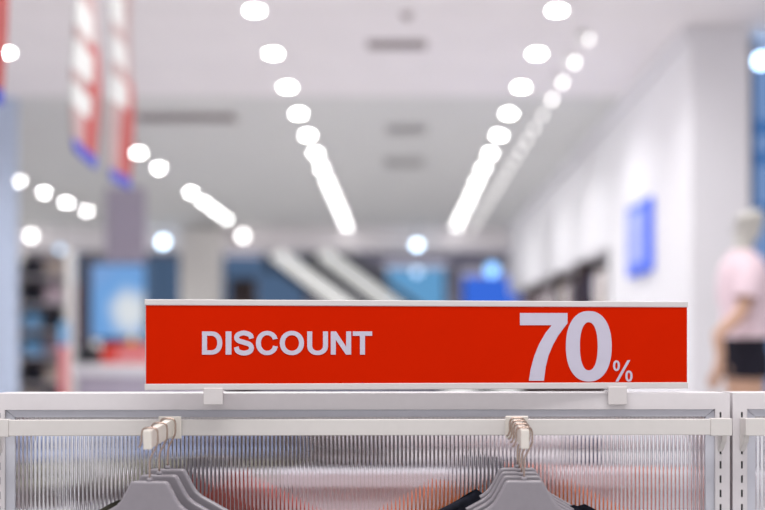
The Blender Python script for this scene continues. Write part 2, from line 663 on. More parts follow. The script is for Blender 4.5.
y0, y1, T5 = 331.4, 354.6, 5.0
letters('word_lettering', [
    g_D(202.0, 222.2, y0, y1, T5), g_I(225.6, 231.4, y0, y1, T5), g_S(233.8, 254.2, y0 - .5, y1 + .5, T5),
    g_C(255.6, 278.2, y0 - .5, y1 + .5, T5), g_O(279.8, 304, y0 - .5, y1 + .5, T5), g_U(307.2, 328, y0, y1 + .4, T5),
    g_N(330.8, 351.2, y0, y1, T5), g_T(352.8, 372.2, y0, y1, T5)])
seven = [[(520, 313), (567.6, 313), (567.6, 323.2)] +
         [(563.5, 328.5), (558, 336), (553, 345), (548.6, 355.5), (545.7, 367), (544, 380.8)] + [(529, 380.8)] +
         [(530.8, 369), (534.4, 355.8), (539.5, 343.5), (546, 332.5), (551.8, 325.2)] + [(520, 325.2)]]
zero = g_O(566, 611.8, 311, 381.6, 14.0, 2.25, 11.2)
letters('number_lettering', [seven, zero])
letters('percent_sign', [
    g_O(613.2, 620, 360.4, 371, 2.1, 2.2, 1.9), g_O(625.5, 632.6, 370.6, 381.6, 2.1, 2.2, 1.9),
    [[(627.6, 360.2), (630.4, 360.2), (618.4, 381.6), (615.5, 381.6)]]])

# ------------------------------------------------------------------ hangers and garments
SHO = [(0, 0), (.0235, 0), (.0268, -.0012), (.0290, -.004), (.0345, -.0145), (.0415, -.0275), (.0465, -.0345), (.055, -.0415),
       (.075, -.0525), (.105, -.069), (.150, -.092), (.195, -.117), (.212, -.129)]


def shoulder(x):
    x = abs(x)
    for (a, b), (c, d) in zip(SHO, SHO[1:]):
        if a <= x <= c: return b + (d - b) * (x - a) / (c - a)
    return SHO[-1][1] - (x - .212) * .9


def hanger_body_mesh():
    top = SHO + [(.2185, -.138), (.219, -.146), (.214, -.151)]
    low = [(.19, -.140), (.13, -.110), (.085, -.094), (.05, -.088)]
    half = top + low
    pts = half + [(-a, b) for a, b in half[::-1] if a > 0]
    pts = [p for i, p in enumerate(pts) if i == 0 or p != pts[i - 1]]
    mb = MB().prism(pts, -.0065, .0065)
    return mb


ARMTOP = BB + .0272
HANG_Z = EYE - .1860       # top of the hanger body


def make_hanger():
    t = thing('clothes_hanger', 'x', 'hanger')
    b = hanger_body_mesh().build('body', 'hanger', t, .0036, seg=3)
    for p in b.data.polygons: p.use_smooth = False
    # hook: up the stem, out to the right, over the arm and down to a free tip on the left
    zt = ARMTOP - HANG_Z            # arm top measured from the hanger top
    r = .0015
    ry, rx = .0150, .0122
    ctr = zt + r + .0012 - ry
    path = [(0, 0, -.004), (0, 0, .012), (0, 0, .026), (.0012, 0, .034)]
    for a in range(-42, 200, 11):
        an = math.radians(a)
        c_, s_ = math.cos(an), math.sin(an)
        path.append((rx * math.copysign(abs(c_) ** .55, c_), 0, ctr + ry * math.copysign(abs(s_) ** .55, s_)))
    path.append((-rx - .002, 0, ctr - .012))
    path.append((-rx - .005, 0, ctr - .014))
    MB().tube(path, r, 8).build('hook', 'wire', t, smooth=True)
    MB().lathe([(.0045, -.001), (.0045, .003), (.003, .005)], seg=12).build('collar', 'hanger', t, smooth=True)
    return t


def garment_mesh(mb, half=.236, length=.68, neck=.080, seed=0, lift=0.0, nx=0.0):
    rnd = random.Random(seed)
    ph = [rnd.uniform(0, 6.28) for _ in range(4)]
    NX = 44
    rows = [0, .002, .005, .010, .018, .03, .05] + [.08 + .92 * k / 16 for k in range(17)]
    NZ = len(rows) - 1
    for side in (-1, 1):
        vs, fs = [], []
        for i in range(NX + 1):
            x = -half + 2 * half * i / NX
            ax = abs(x)
            c0 = .0060 + lift
            an = abs(x - nx)
            top = shoulder(x) + c0
            if an <= neck:
                top = min(shoulder(x), shoulder(neck - abs(nx))) + c0 - (.055 if side < 0 else .02) * math.sqrt(max(0, 1 - (an / neck) ** 2))
            for v in rows:
                z = top + (-length - top) * v
                th = .0105 * min(1, math.sqrt(v / .007)) + .0015 * min(1, v * 4)
                th = max(th, .0105 * max(0, min(1, (neck + .034 - an) / .02)))
                edge = math.sqrt(max(0, 1 - (ax / half) ** 24))
                fold = .004 * min(1, max(0, (v - .16) * 3)) * (math.sin(x * 46 + ph[0] + z * 3) + .6 * math.sin(x * 91 + ph[1] - z * 4))
                vs.append((x, side * (th * edge + .0002) + fold * edge, z))
        for i in range(NX):
            for j in range(NZ):
                a = i * (NZ + 1) + j
                fs.append((a, a + 1, a + NZ + 2, a + NZ + 1))
        mb.add(vs, fs)
    return mb


def sleeve_mesh(s):
    mb = MB()
    path, rad = [], []
    for k in range(12):
        v = k / 11
        path.append((s * (.240 + .006 * v), 0, -.150 - .42 * v))
        rad.append(.019 + .006 * min(1, v * 4) - .006 * v)
    mb.tube(path, rad, 14)
    mb.v = [(x, y * .48, z) for x, y, z in mb.v]
    return mb


GPROTO = {}


def hang(side, arm, y, cloth, hlabel, glabel, hgroup=None, dx=0, seed=0, neck=.08, rz=0, cat='shirt', lift=0.0, gdx=0.0, nx=0.0):
    """one hanger with its garment on a display arm; y is measured along the arm from the rack face"""
    yw = ARM_YAW[arm] * (1 if side == 0 else -1)
    dy = y - (-.036 if side == 0 else .106)
    lx = ARM_X[arm] + dx - math.sin(yw) * dy
    px, py = rackpt(lx, y)
    hz = HANG_Z - math.tan(ARM_TILT) * abs(dy)
    rz += rnd_h.uniform(-.012, .012)
    global HPROTO
    rot = RYAW + yw + rz
    if HPROTO is None:
        HPROTO = make_hanger()
        h = HPROTO
        h.location = (px, py, hz)
        h.rotation_euler = (0, 0, rot)
        h['label'] = hlabel
    else:
        h = dup(HPROTO, (px, py, hz), rot, hlabel)
    h['group'] = hgroup or 'grey hangers on the rack arms'
    if cloth:
        g = thing('hanging_shirt', glabel, cat, (px + gdx * ca, py + gdx * sa, hz), rot, 'garments on the grey hangers')
        garment_mesh(MB(), seed=seed, neck=neck, lift=lift, nx=nx).build('torso', cloth, g, smooth=True)
        for s in (-1, 1): sleeve_mesh(s).build('sleeve', cloth, g, smooth=True)
    return h


HPROTO = None
rnd_h = random.Random(3)
hang(0, 0, -.147, 'olive_cloth', 'frontmost grey plastic hanger in the cluster below the D of DISCOUNT', 'dark olive shirt on the frontmost hanger below the word DISCOUNT', seed=1, neck=.10)
hang(0, 0, -.098, 'olive_cloth', 'middle grey plastic hanger of the cluster below the D of DISCOUNT', 'dark olive shirt on the middle hanger below the word DISCOUNT', seed=1, neck=.09)
hang(0, 0, -.052, 'olive_cloth', 'grey plastic hanger nearest the ribbed panel below the D of DISCOUNT', 'dark olive shirt nearest the ribbed panel below the word DISCOUNT', seed=1, neck=.092, lift=.0, nx=.016)
hang(0, 1, -.147, 'black_cloth', 'frontmost grey plastic hanger in the cluster below the number 70', 'black shirt on the frontmost hanger below the number 70', seed=4)
hang(0, 1, -.112, 'black_cloth', 'second grey plastic hanger from the front below the number 70', 'black shirt on the second hanger below the number 70', seed=4)
hang(0, 1, -.080, 'black_cloth', 'third grey plastic hanger from the front below the number 70', 'black shirt on the third hanger below the number 70', seed=4)
hang(0, 1, -.050, 'black_cloth', 'grey plastic hanger nearest the ribbed panel below the number 70', 'black shirt nearest the ribbed panel, its shoulder edge below the sign centre', seed=4, neck=.084, lift=.006, nx=.022)
hang(1, 0, .125, 'red_cloth', 'grey hanger seen through the ribbed panel right of the left hanger cluster', 'brick red shirt seen through the ribbed panel beside the left hanger cluster', seed=8, neck=.10, nx=-.06)
hang(1, 0, .175, 'red_cloth', 'second grey hanger behind the ribbed panel at the left arm', 'second brick red shirt behind the ribbed panel at the left arm', seed=8, neck=.10, nx=-.06)
hang(1, 1, .125, 'orange_cloth', 'grey hanger behind the ribbed panel beyond the number 70 cluster', 'bright orange shirt seen through the ribbed panel around the right hanger cluster', seed=10, neck=.06)
hang(1, 1, .175, 'orange_cloth', 'second grey hanger behind the ribbed panel beyond the number 70 cluster', 'second bright orange shirt behind the ribbed panel at the right arm', seed=10, neck=.06)

# ------------------------------------------------------------------ counter with folded clothes just behind the rack
cd = 2.25
ct = thing('display_counter', 'white display counter seen through the ribbed panel, stacked with folded clothes', 'counter', (X(455, cd), cd + .3, 0))
cw = (X(725, cd) - X(205, cd)) / 2
ctop = Z(473, cd)
MB().box(-cw, cw, -.30, .30, ctop - .034, ctop).build('counter_top', 'wall2', ct, .003)
MB().box(-cw + .02, cw - .02, -.28, .28, .08, ctop - .034).build('carcass', 'wall2', ct, .003)
MB().box(-cw + .05, cw - .05, -.25, .25, 0, .08).build('plinth', 'greywall', ct)


def fold_mesh(w, d, h):
    mb = MB()
    pts = []
    for k in range(9): a = math.radians(90 + 180 * k / 8); pts.append((-d / 2 + h / 2 + math.cos(a) * h / 2, h / 2 + math.sin(a) * h / 2))
    pts += [(d / 2, 0.0), (d / 2 + .004, h * .3), (d / 2, h * .42), (d / 2 + .004, h * .7), (d / 2, h)]
    mb.prism(pts, -w / 2, w / 2, 0, 'x')
    return mb


nstack = 0
for px0, px1, cloth, word, hs in [(215, 300, 'brown_cloth', 'dark brown', (.042, .042)), (306, 392, 'brown_cloth', 'dark brown', (.042, .042)),
                                  (400, 470, 'grey_cloth', 'grey', (.03, .03)), (478, 540, 'white_cloth', 'white', (.04, .04)),
                                  (548, 610, 'white_cloth', 'white', (.042, .04)), (616, 655, 'white_cloth', 'white', (.04, .038)), (660, 700, 'navy_cloth', 'navy', (.03, .03))]:
    z = ctop
    for k, h in enumerate(hs):
        w = X(px1, cd + .08) - X(px0, cd + .08)
        o = fold_mesh(w, .34, h).build('folded_sweater', cloth, None, .004, loc=((X(px0, cd + .08) + X(px1, cd + .08)) / 2, cd + .25, z))
        if px0 in (215, 306):
            where = 'dark brown stack nearer the left hangers' if px0 == 215 else 'dark brown stack nearer the rack centre'
        elif word == 'white':
            where = {478: 'white stack behind the right hangers', 548: 'middle white stack', 616: 'narrow white stack beside the navy one'}[px0]
        else:
            where = word + ' stack'
        tag(o, ('%s sweater, %s of the %s behind ribbed panel' % (word, 'lower' if k == 0 else 'upper', where)), 'sweater', 'folded sweaters on the counter')
        z += h
    nstack += 1

t = thing('scarf', 'salmon scarf draped over the front edge of the white counter behind the panel', 'scarf', ((X(545, cd - .03) + X(622, cd - .03)) / 2, cd, ctop))
pr = [(-.002, .001), (-.002, -.42), (-.014, -.42), (-.014, .006), (-.008, .012), (.045, .013), (.045, .001)]
MB().prism(pr, -.082, .082, 0, 'x').build('cloth', 'salmon_cloth', t, .004)
td = 2.45
t = thing('display_table', 'dark wooden table of folded jeans behind the ribbed panel at the left', 'table', (X(70, td), td + .3, 0))
tz = Z(496, td)
MB().box(-.33, .27, -.26, .26, tz - .03, tz).build('table_top', 'dark', t, .004)
for a in (-1, 1):
    for b in (-1, 1): MB().box(-.03 + a * .27 - .025, -.03 + a * .27 + .025, b * .22 - .025, b * .22 + .025, 0, tz - .03).build('leg', 'dark', t, .003)
MB().box(-.27, .21, -.21, .21, .25, .27).build('shelf_board', 'dark', t, .003)
for k, px in enumerate((-8, 55, 118)):
    z = tz
    w = X(59, td) - X(0, td)
    for c, word, h in (('olive_light', 'khaki', .036), ('olive_light', 'khaki', .034), ('denim', 'pale blue', .034), ('denim', 'pale blue', .036)):
        o = fold_mesh(w, .32, h).build('folded_jeans', c, None, .004, loc=(X(px + 30, td), td + .24, z))
        tag(o, '%s folded jeans in the %s stack from the left, %s' % (word, ORD[k], 'upper of two' if z > tz + .1 or (z > tz + .02 and word == 'khaki') else 'lower of two'), 'jeans', 'folded jeans on the dark table')
        z += h

# ------------------------------------------------------------------ room shell
CH = EYE + 2.40
XW = 2.16
struct(MB().box(-9, 6, -3, 34, -.1, 0).build('floor', 'floor'))
struct(MB().box(-9, 6, -1.5, 10.1, CH, CH + .2).build('ceiling', 'ceil'))
struct(MB().box(-9, 6, 10.1, 21, CH, CH + .2).build('ceiling_rear', 'ceil2'))  # greyer base colour than the front ceiling
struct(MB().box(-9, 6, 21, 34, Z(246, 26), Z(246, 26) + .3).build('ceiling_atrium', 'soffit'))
# right wall: closed end piece with the blue sign, then fitted bays
dA, dB = 7.87, 10.95
struct(MB().box(XW, X(750, dA), dA, dB, 0, CH).build('wall_right', 'wall', None, .01))
zf = Z(245, dB)
struct(MB().box(XW + .02, XW + .5, dB, 21, zf, CH).build('wall_right_fascia', 'wall'))
struct(MB().box(XW + .62, XW + .8, dB, 21, 0, CH).build('wall_right_back', 'wall2'))
for i, d in enumerate((12.2, 13.6, 15.2, 17.0, 19.0)):
    struct(MB().box(XW + .008, XW + .02, d, d + .05, zf, CH).build('trim_%d' % (i + 2), 'band'))
struct(MB().box(XW - .05, XW + .0, dA, 21, CH - .10, CH).build('trim_1', 'wall'))
# left pier
struct(MB().box(X(-60, 10.1), X(14, 10.1), 10.1, 10.22, 0, CH).build('wall_left', 'blond', None, .01))
# far bulkhead
struct(MB().box(-9, XW + .7, 21, 21.3, Z(250, 21), CH).build('wall_far_header', 'band'))
# grey pier at the far end
struct(MB().box(X(180, 20.2), X(218, 20.2), 20.2, 20.8, 0, Z(250, 21) + .35).build('wall_far_pier', 'greywall'))
# atrium back wall
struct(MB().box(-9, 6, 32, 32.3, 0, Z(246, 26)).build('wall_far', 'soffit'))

# ------------------------------------------------------------------ ceiling lights
def downlight(loc, label, group, r=.052):
    t = thing('downlight', label, 'ceiling light', loc, 0, group)
    MB().lathe([(r * 1.35, 0), (r * 1.35, -.008), (r * 1.05, -.012), (r * 1.02, 0)], seg=18).build('trim_ring', 'trimring', t)
    MB().lathe([(r, -.004), (r * .985, -.013), (r * .80, -.0165), (r * .3, -.0178), (.002, -.018)], seg=16).build('diffuser', 'lamp', t, smooth=True)
    return t


proto = None
pitch = 1.095
rows = [
    ('inner left ceiling row', -1.018, [7.5 + pitch * k for k in range(13)]),
    ('inner right ceiling row', 1.115, [7.5 + pitch * k for k in range(13)]),
    ('outer left ceiling row', -3.17, [8.56, 8.56 + 3 * pitch] + [8.56 + pitch * k for k in (4, 5, 7, 8, 9, 10)]),
    ('far left ceiling row', -5.42, [8.56 + pitch * k for k in (6, 7, 8, 9)]),
]
for nm, x, ds in rows:
    for i, d in enumerate(ds):
        lab = 'round glowing white downlight, %s from the near end of the %s' % (ORD[i], nm)
        g = 'downlights of the ' + nm
        if proto is None:
            proto = downlight((x, d, CH), lab, g)
        else:
            dup(proto, (x, d, CH), None, lab, g)


def spot(loc, label, lamp):
    t = thing('track_spotlight', label, 'spotlight', loc, 0, 'spotlights along the right wall')
    MB().box(-.02, .02, -.05, .05, -.02, 0).build('adapter', 'trimring', t, .003)
    MB().tube([(0, 0, -.02), (0, 0, -.05)], .008, 8).build('stem', 'trimring', t)
    MB().tube([(-.03, .02, -.035), (.05, -.03, -.075)], [.036, .042], 14).build('head', 'trimring', t)
    mb = MB()
    mb.lathe([(.030, 0), (.027, .009), (.014, .015), (.002, .017)], seg=14)
    dirv = Vector((.08, -.05, -.04)).normalized()
    q = Vector((0, 0, 1)).rotation_difference(dirv).to_matrix().to_4x4()
    o = mb.build('lens', lamp, t, smooth=True)
    o.data.transform(Matrix.Translation((.05, -.03, -.075)) @ q)
    return t


sp = {}
ds = [2549 * .967 * (.003247 + .000262 * k) for k in range(21)]
for i, d in enumerate(ds):
    kind = 'lamp_dim' if i == 0 or i > 3 else 'lamp_spot'
    lab = 'small white track spotlight, %s from the near end of the line by the right wall' % ORD[i]
    if kind not in sp: sp[kind] = spot((1.375, d, CH), lab, kind)
    else: dup(sp[kind], (1.375, d, CH), None, lab)

# ceiling vents and detector
def vent(px0, px1, py, thick, m, label):
    d = 2549 / (VY - py)
    w = (px1 - px0) * d / F / 2
    t = thing('ceiling_vent', label, 'air vent', ((X(px0, d) + X(px1, d)) / 2, d, CH), 0)
    mb = MB()
    mb.box(-w, w, -thick, -thick + .02, -.015, 0)
    mb.box(-w, w, thick - .02, thick, -.015, 0)
    mb.box(-w, -w + .02, -thick + .02, thick - .02, -.015, 0)
    mb.box(w - .02, w, -thick + .02, thick - .02, -.015, 0)
    mb.build('frame', m, t)
    mb = MB()
    n = 5
    for k in range(n):
        y = -thick + .02 + (2 * thick - .04) * (k + .5) / n
        mb.box(-w + .02, w - .02, y - .012, y + .006, -.010, -.002)
    mb.build('slats', m, t)
    MB().box(-w + .02, w - .02, -thick + .02, thick - .02, -.0015, 0).build('duct', 'dark' if m == 'vent' else m, t)


vent(136, 236, 117, .17, 'vent', 'long dark slot air vent in the ceiling between the left light rows')
vent(367, 427, 44, .10, 'vent', 'dark slot air vent in the white ceiling, nearest between the centre light rows')
vent(386, 427, 129, .22, 'vent_light', 'pale square air vent in the grey ceiling, nearer of two')
vent(384, 424, 162, .30, 'vent_light', 'pale square air vent in the grey ceiling, farther of two')
dd = 2549 / (VY - 14)
t = thing('smoke_detector', 'small dark round smoke detector on the white ceiling near the top edge', 'smoke detector', (X(407, dd), dd, CH))
MB().lathe([(.045, 0), (.045, -.012), (.036, -.02)], seg=20).build('base', 'vent', t)
MB().lathe([(.030, -.02), (.028, -.034), (.018, -.040)], seg=20).build('sensor_cap', 'vent', t)

# ------------------------------------------------------------------ hanging banners
def banner(name, xa, ya, xb, yb, zl, zh, label, slant, marks=()):
    """cloth hung edge-on from the ceiling; near edge (xa,ya), far edge (xb,yb); bottom cut on a slant"""
    t = thing('hanging_banner', label, 'banner', (xa, ya, 0), 0, 'banners hanging at the left')
    nu, nv = 9, 90
    mb = MB()
    dx, dy = xb - xa, yb - ya
    for fy in (0, 1):
        vs, fs, ms = [], [], []
        nx, ny = -dy, dx
        L = math.hypot(nx, ny)
        off = (.004 if fy else -.004)
        for i in range(nu + 1):
            u = i / nu
            for j in range(nv + 1):
                v = j / nv
                zb = zl + slant * u
                z = zb + (zh - zb) * v
                w = .012 * math.sin(v * 9 + u * 2)
                vs.append((dx * u + nx / L * (off + w), dy * u + ny / L * (off + w), z))
        o = len(mb.v)
        mb.v += vs
        for i in range(nu):
            for j in range(nv):
                a = o + i * (nv + 1) + j
                mb.f.append((a, a + 1, a + nv + 2, a + nv + 1))
                u, v = (i + .5) / nu, (j + .5) / nv
                hgt = v * (zh - zl)
                if hgt < .065: k = 3
                elif u < .66 and any(a < hgt < b for a, b in marks): k = 2
                elif hgt > .62 or u < .4: k = 1
                else: k = 0
                mb.m.append(k)
    mb.build('cloth', ['bred', 'bpink', 'bwhite', 'bblue'], t, smooth=True)
    MB().tube([(-.02 * dx, -.02 * dy, zh), (1.02 * dx, 1.02 * dy, zh)], .012, 8).build('top_rod', 'steel', t)
    for u in (.1, .9):
        MB().tube([(dx * u, dy * u, zh), (dx * u, dy * u, CH)], .003, 6).build('cord', 'steel', t)


zb = EYE + .937
banner('b', X(73, 5.0), 5.0, X(98, 5.55), 5.55, zb, CH - .05, 'red and white hanging banner with blue foot, left one of the pair', 0, ((.22, .33), (.40, .54), (.60, .74)))
banner('b', X(110, 5.85), 5.85, X(132, 6.25), 6.25, zb + .0, CH - .05, 'red and white hanging banner with blue foot, right one of the pair', 0, ((.44, .58), (.66, .80), (.88, 1.06)))
banner('b', X(-25, 3.9), 3.9, X(5, 4.1), 4.1, zb, CH - .05, 'red banner cut off by the left picture edge', 0)

bd = 12.0
t = thing('hanging_board', 'plain violet-grey board hanging below the right banner', 'hanging sign', (X(125, bd), bd, 0))
MB().box(X(105, bd) - X(125, bd), X(145, bd) - X(125, bd), 0, .05, Z(262, bd), Z(187, bd)).build('board', 'violet', t, .01)
for s in (-.15, .15): MB().tube([(s, .025, Z(187, bd)), (s, .025, CH)], .005, 6).build('cord', 'steel', t)

# ------------------------------------------------------------------ blue logo sign on the right wall
t = thing('wall_sign', 'blue-edged square sign on the white right wall', 'sign', (XW - .001, 9.42, 0))
d0, d1 = 8.98, 9.86
z0, z1 = EYE + .66, EYE + 1.30
MB().box(-.05, 0, d0 - 9.42, d1 - 9.42, z0, z1).build('sign_box', 'signblue', t, .02)
MB().box(-.054, -.05, d0 - 9.42 + .15, d1 - 9.42 - .13, z0 + .10, z1 - .09).build('face', 'signpale', t, .004)

# ------------------------------------------------------------------ garments along the right wall bays
rail_z = Z(262, 12.5)
wg = []
cl = [('navy_cloth', 'navy'), ('white_cloth', 'white'), ('beige_cloth', 'beige'), ('grey_cloth', 'grey'), ('brown_cloth', 'dark brown'), ('pinkwhite_cloth', 'pale pink')]
bays = [(11.05, 12.9), (13.1, 14.9), (15.1, 17.0), (17.2, 18.9), (19.1, 20.9)]
pal = [[4, 1, 2, 1, 0, 0], [0, 0, 3, 2, 1], [3, 1, 5, 1], [2, 5, 3], [5, 1]]
wall_meshes = {}
cnt = 0
for bi, (a, b) in enumerate(bays):
    rt = thing('clothes_rail', '%s clothes rail from the near end in the right wall fitting' % ORD[bi], 'clothes rail', (XW + .30, (a + b) / 2, 0), 0, 'rails in the right wall fitting')
    L = (b - a) / 2
    MB().tube([(0, -L, rail_z), (0, L, rail_z)], .013, 12).build('rail', 'steel', rt, smooth=True)
    MB().box(-.28, .28, -L - .06, -L, 0, zf).build('side_panel', 'dark', rt, .004)
    MB().box(.28, .32, -L, L, 0, zf).build('back_panel', 'wall2', rt)
    n = len(pal[bi])
    for k in range(n):
        c, w = cl[pal[bi][k]]
        y = a + .18 + (b - a - .36) * (k + .5) / n
        if c not in wall_meshes:
            mb = garment_mesh(MB(), .235, .78, .05, seed=20 + cnt)
            mb.v = [(x, y_ * 5.0, z) for x, y_, z in mb.v]
            g = mb.build('hanging_coat', c, None, smooth=True)
            hk = MB().tube([(0, 0, -.01), (0, 0, .010), (.015, 0, .019), (.0225, 0, .034), (.0215, 0, .050), (.012, 0, .061), (0, 0, .065), (-.012, 0, .061), (-.021, 0, .048)], .003, 6).build('hook', 'wire', g)
            wall_meshes[c] = g
        else:
            src = wall_meshes[c]
            g = src.copy(); COL.objects.link(g)
            h2 = src.children[0].copy(); COL.objects.link(h2); h2.parent = g
        g.location = (XW + .30, y, rail_z - .042)
        g.rotation_euler = (0, 0, math.radians(random.uniform(-16, -4)))
        tag(g, '%s coat, %s from the near end of the %s right wall rail' % (w, ORD[k], ORD[bi]), 'coat', 'coats on the right wall rails')
        cnt += 1

# ------------------------------------------------------------------ mannequin on its platform
MD = 6.0
mx, my, mz = X(744, MD), MD, .50
pl = thing('platform', 'low white platform under the mannequin', 'platform', (mx + .05, my, 0))
MB().box(-.45, .45, -.45, .45, .06, .50).build('top_block', 'wall', pl, .008)
MB().box(-.42, .42, -.42, .42, 0, .06).build('plinth', 'greywall', pl)
man = thing('mannequin', 'mannequin with pale grey head in a pale pink shirt and black shorts', 'mannequin', (mx, my, mz), math.radians(3))


def skin_body():
    V, E, R = [], [], []

    def add(p, r, par=None):
        V.append(p)
        R.append(r if isinstance(r, tuple) else (r, r))
        if par is not None: E.append((par, len(V) - 1))
        return len(V) - 1
    pel = add((0, 0, .94), (.115, .125))
    bel = add((.012, 0, 1.07), (.098, .115), pel)
    che = add((.005, 0, 1.24), (.112, .135), bel)
    uch = add((-.008, 0, 1.38), (.10, .13), che)
    nb = add((-.012, 0, 1.49), .056, uch)
    nk = add((.004, 0, 1.555), .050, nb)
    h1 = add((.022, 0, 1.615), .066, nk)
    h2 = add((.020, 0, 1.69), .102, h1)
    h3 = add((.006, 0, 1.75), .086, h2)
    # nose, chin and ears
    add((.122, 0, 1.655), .012, h2)
    ch = add((.078, 0, 1.598), .024, h1)
    for s in (-1, 1): add((.008, s * .098, 1.665), .014, h2)
    for s in (-1, 1):
        back = -1 if s < 0 else .3
        sh = add((-.010, s * .165, 1.415), .058, uch)
        ua = add((-.020 + .02 * back, s * .195, 1.29), .046, sh)
        el = add((-.03 + .075 * back, s * .212, 1.135), .038, ua)
        fa = add((-.03 + .200 * back, s * .214, 1.03), .036, el)
        wr = add((-.03 + .180 * back, s * .212, .90), .025, fa)
        pm = add((-.03 + .200 * back, s * .210, .845), (.030, .018), wr)
        for q, (ox, ln) in enumerate([(-.026, .062), (-.009, .078), (.009, .084), (.025, .074)]):
            k1 = add((-.03 + .208 * back + ox, s * .208, .805), .0098, pm)
            k2 = add((-.03 + .216 * back + ox, s * .203, .805 - ln * .55), .0088, k1)
            add((-.03 + .220 * back + ox * .9, s * .192, .805 - ln), .0072, k2)
        t1 = add((-.03 + .200 * back + .042, s * .196, .842), .0105, pm)
        add((-.03 + .208 * back + .050, s * .186, .800), .0085, t1)
    for s in (-1, 1):
        hp = add((0, s * .085, .85), .092, pel)
        th = add((.008, s * .092, .66), .074, hp)
        kn = add((.010, s * .094, .48), .054, th)
        cf = add((-.012, s * .094, .34), .052, kn)
        an = add((-.016, s * .094, .085), .034, cf)
        hl = add((.02, s * .096, .036), .034, an)
        add((.135, s * .104, .022), .022, hl)
    me = bpy.data.meshes.new('body')
    me.from_pydata(V, E, [])
    o = bpy.data.objects.new('body', me)
    COL.objects.link(o)
    sk = o.modifiers.new('Skin', 'SKIN')
    sk.use_smooth_shade = True
    sv = me.skin_vertices[0].data
    for i, r in enumerate(R): sv[i].radius = r
    sv[0].use_root = True
    sb = o.modifiers.new('Sub', 'SUBSURF')
    sb.levels = 2
    sb.render_levels = 2
    dg = bpy.context.evaluated_depsgraph_get()
    m2 = bpy.data.meshes.new_from_object(o.evaluated_get(dg))
    o.modifiers.clear()
    o.data = m2
    bpy.data.meshes.remove(me)
    m2.materials.clear()
    m2.materials.append(M['skin'])
    m2.materials.append(M['greyhead'])
    for p in m2.polygons:
        p.use_smooth = True
        p.material_index = 1 if p.center.z > 1.47 and abs(p.center.y) < .12 else 0
    o.parent = man
    return o


skin_body()


def loft(mb, rings, seg=32, cap=False):
    vs, fs = [], []
    for (cx, cy, z, rx, ry) in rings:
        for k in range(seg):
            a = 2 * math.pi * k / seg
            w = 1 + .02 * math.sin(5 * a + z * 9)
            vs.append((cx + rx * math.cos(a) * w, cy + ry * math.sin(a) * w, z))
    for i in range(len(rings) - 1):
        for k in range(seg):
            a, b = i * seg + k, i * seg + (k + 1) % seg
            fs.append((a, b, b + seg, a + seg))
    return mb.add(vs, fs)


mb = MB()
loft(mb, [(.005, 0, 1.01, .132, .19), (.005, 0, 1.08, .128, .18), (.006, 0, 1.18, .132, .18), (.004, 0, 1.28, .138, .188),
          (-.003, 0, 1.36, .135, .20), (-.008, 0, 1.42, .115, .195), (-.010, 0, 1.455, .092, .165), (-.012, 0, 1.485, .074, .10), (-.010, 0, 1.505, .066, .072)])
for s in (-1, 1):
    bk = -1 if s < 0 else .3
    mb.tube([(-.010, s * .150, 1.425), (-.014 + .01 * bk, s * .182, 1.37), (-.02 + .028 * bk, s * .202, 1.30), (-.024 + .045 * bk, s * .214, 1.225)], [.066, .074, .073, .070], 18, cap=False)
o = mb.build('shirt', 'pinkwhite_cloth', man, smooth=True)
mb = MB()
loft(mb, [(.002, 0, 1.035, .118, .15), (0, 0, .97, .122, .172), (0, 0, .90, .122, .185), (.002, 0, .855, .120, .19)])
for s in (-1, 1):
    loft(mb, [(0, s * .085, .93, .110, .100), (.003, s * .09, .86, .108, .100), (.006, s * .095, .79, .104, .098)])
mb.build('shorts', 'short_cloth', man, smooth=True)

# ------------------------------------------------------------------ lit shop window at the right edge
wd = 7.95
win = thing('display_window', 'dark blue lit display window past the right wall, at the right picture edge', 'shop window', (X(790, wd), wd, 0))
x0w, x1w = X(752, wd) - X(790, wd), X(850, wd) - X(790, wd)
MB().box(x0w, x1w, .55, .60, 0, CH - .05).build('back_panel', 'shop_slate', win)
MB().box(x0w, x0w + .015, 0, .55, 0, CH - .05).build('side_panel', 'blond', win)
for zz in (Z(320, wd), Z(262, wd), Z(205, wd), Z(152, wd), Z(120, wd)):
    MB().box(x0w + .015, x1w, .15, .55, zz, zz + .03).build('shelf', 'shop_blue', win)
MB().box(x0w, x1w, 0, .012, 0, CH - .05).build('glass_pane', 'pane', win)
for py, nm in ((60, 'upper'), (303, 'lower')):
    g = thing('window_lamp', '%s glowing white lamp inside the blue display window' % nm, 'lamp', (X(762, wd + .2), wd + .22, Z(py, wd + .2)), 0)
    r = .055 if py == 60 else .058
    MB().lathe([(.002, -r)] + [(r * math.cos(a * math.pi / 12), r * math.sin(a * math.pi / 12)) for a in range(-5, 6)] + [(.002, r)], seg=16).build('globe', 'lamp_paleblue', g, smooth=True)
    MB().tube([(0, 0, r), (0, 0, r + .05), (0, .32, r + .05)], .008, 8).build('bracket', 'steel', g)

# ------------------------------------------------------------------ left: handbag tower, poster, counter, screen
sd = 12.6
st = thing('bag_shelf', 'tall shelf tower of handbags at the far left', 'shelf', (X(40, sd), sd, 0))
sw_ = .30
zs = [Z(py, sd) for py in (410, 383, 356, 329, 302, 275)]
for s in (-1, 1): MB().box(s * sw_ - .015, s * sw_ + .015, 0, .34, 0, Z(250, sd)).build('side_panel', 'greywall', st)
MB().box(-sw_, sw_, .33, .36, 0, Z(250, sd)).build('back_panel', 'grey_cloth', st)
for z in [.05, .4, .7] + zs: MB().box(-sw_ + .015, sw_ - .015, 0, .33, z - .02, z).build('shelf_board', 'wall2', st)


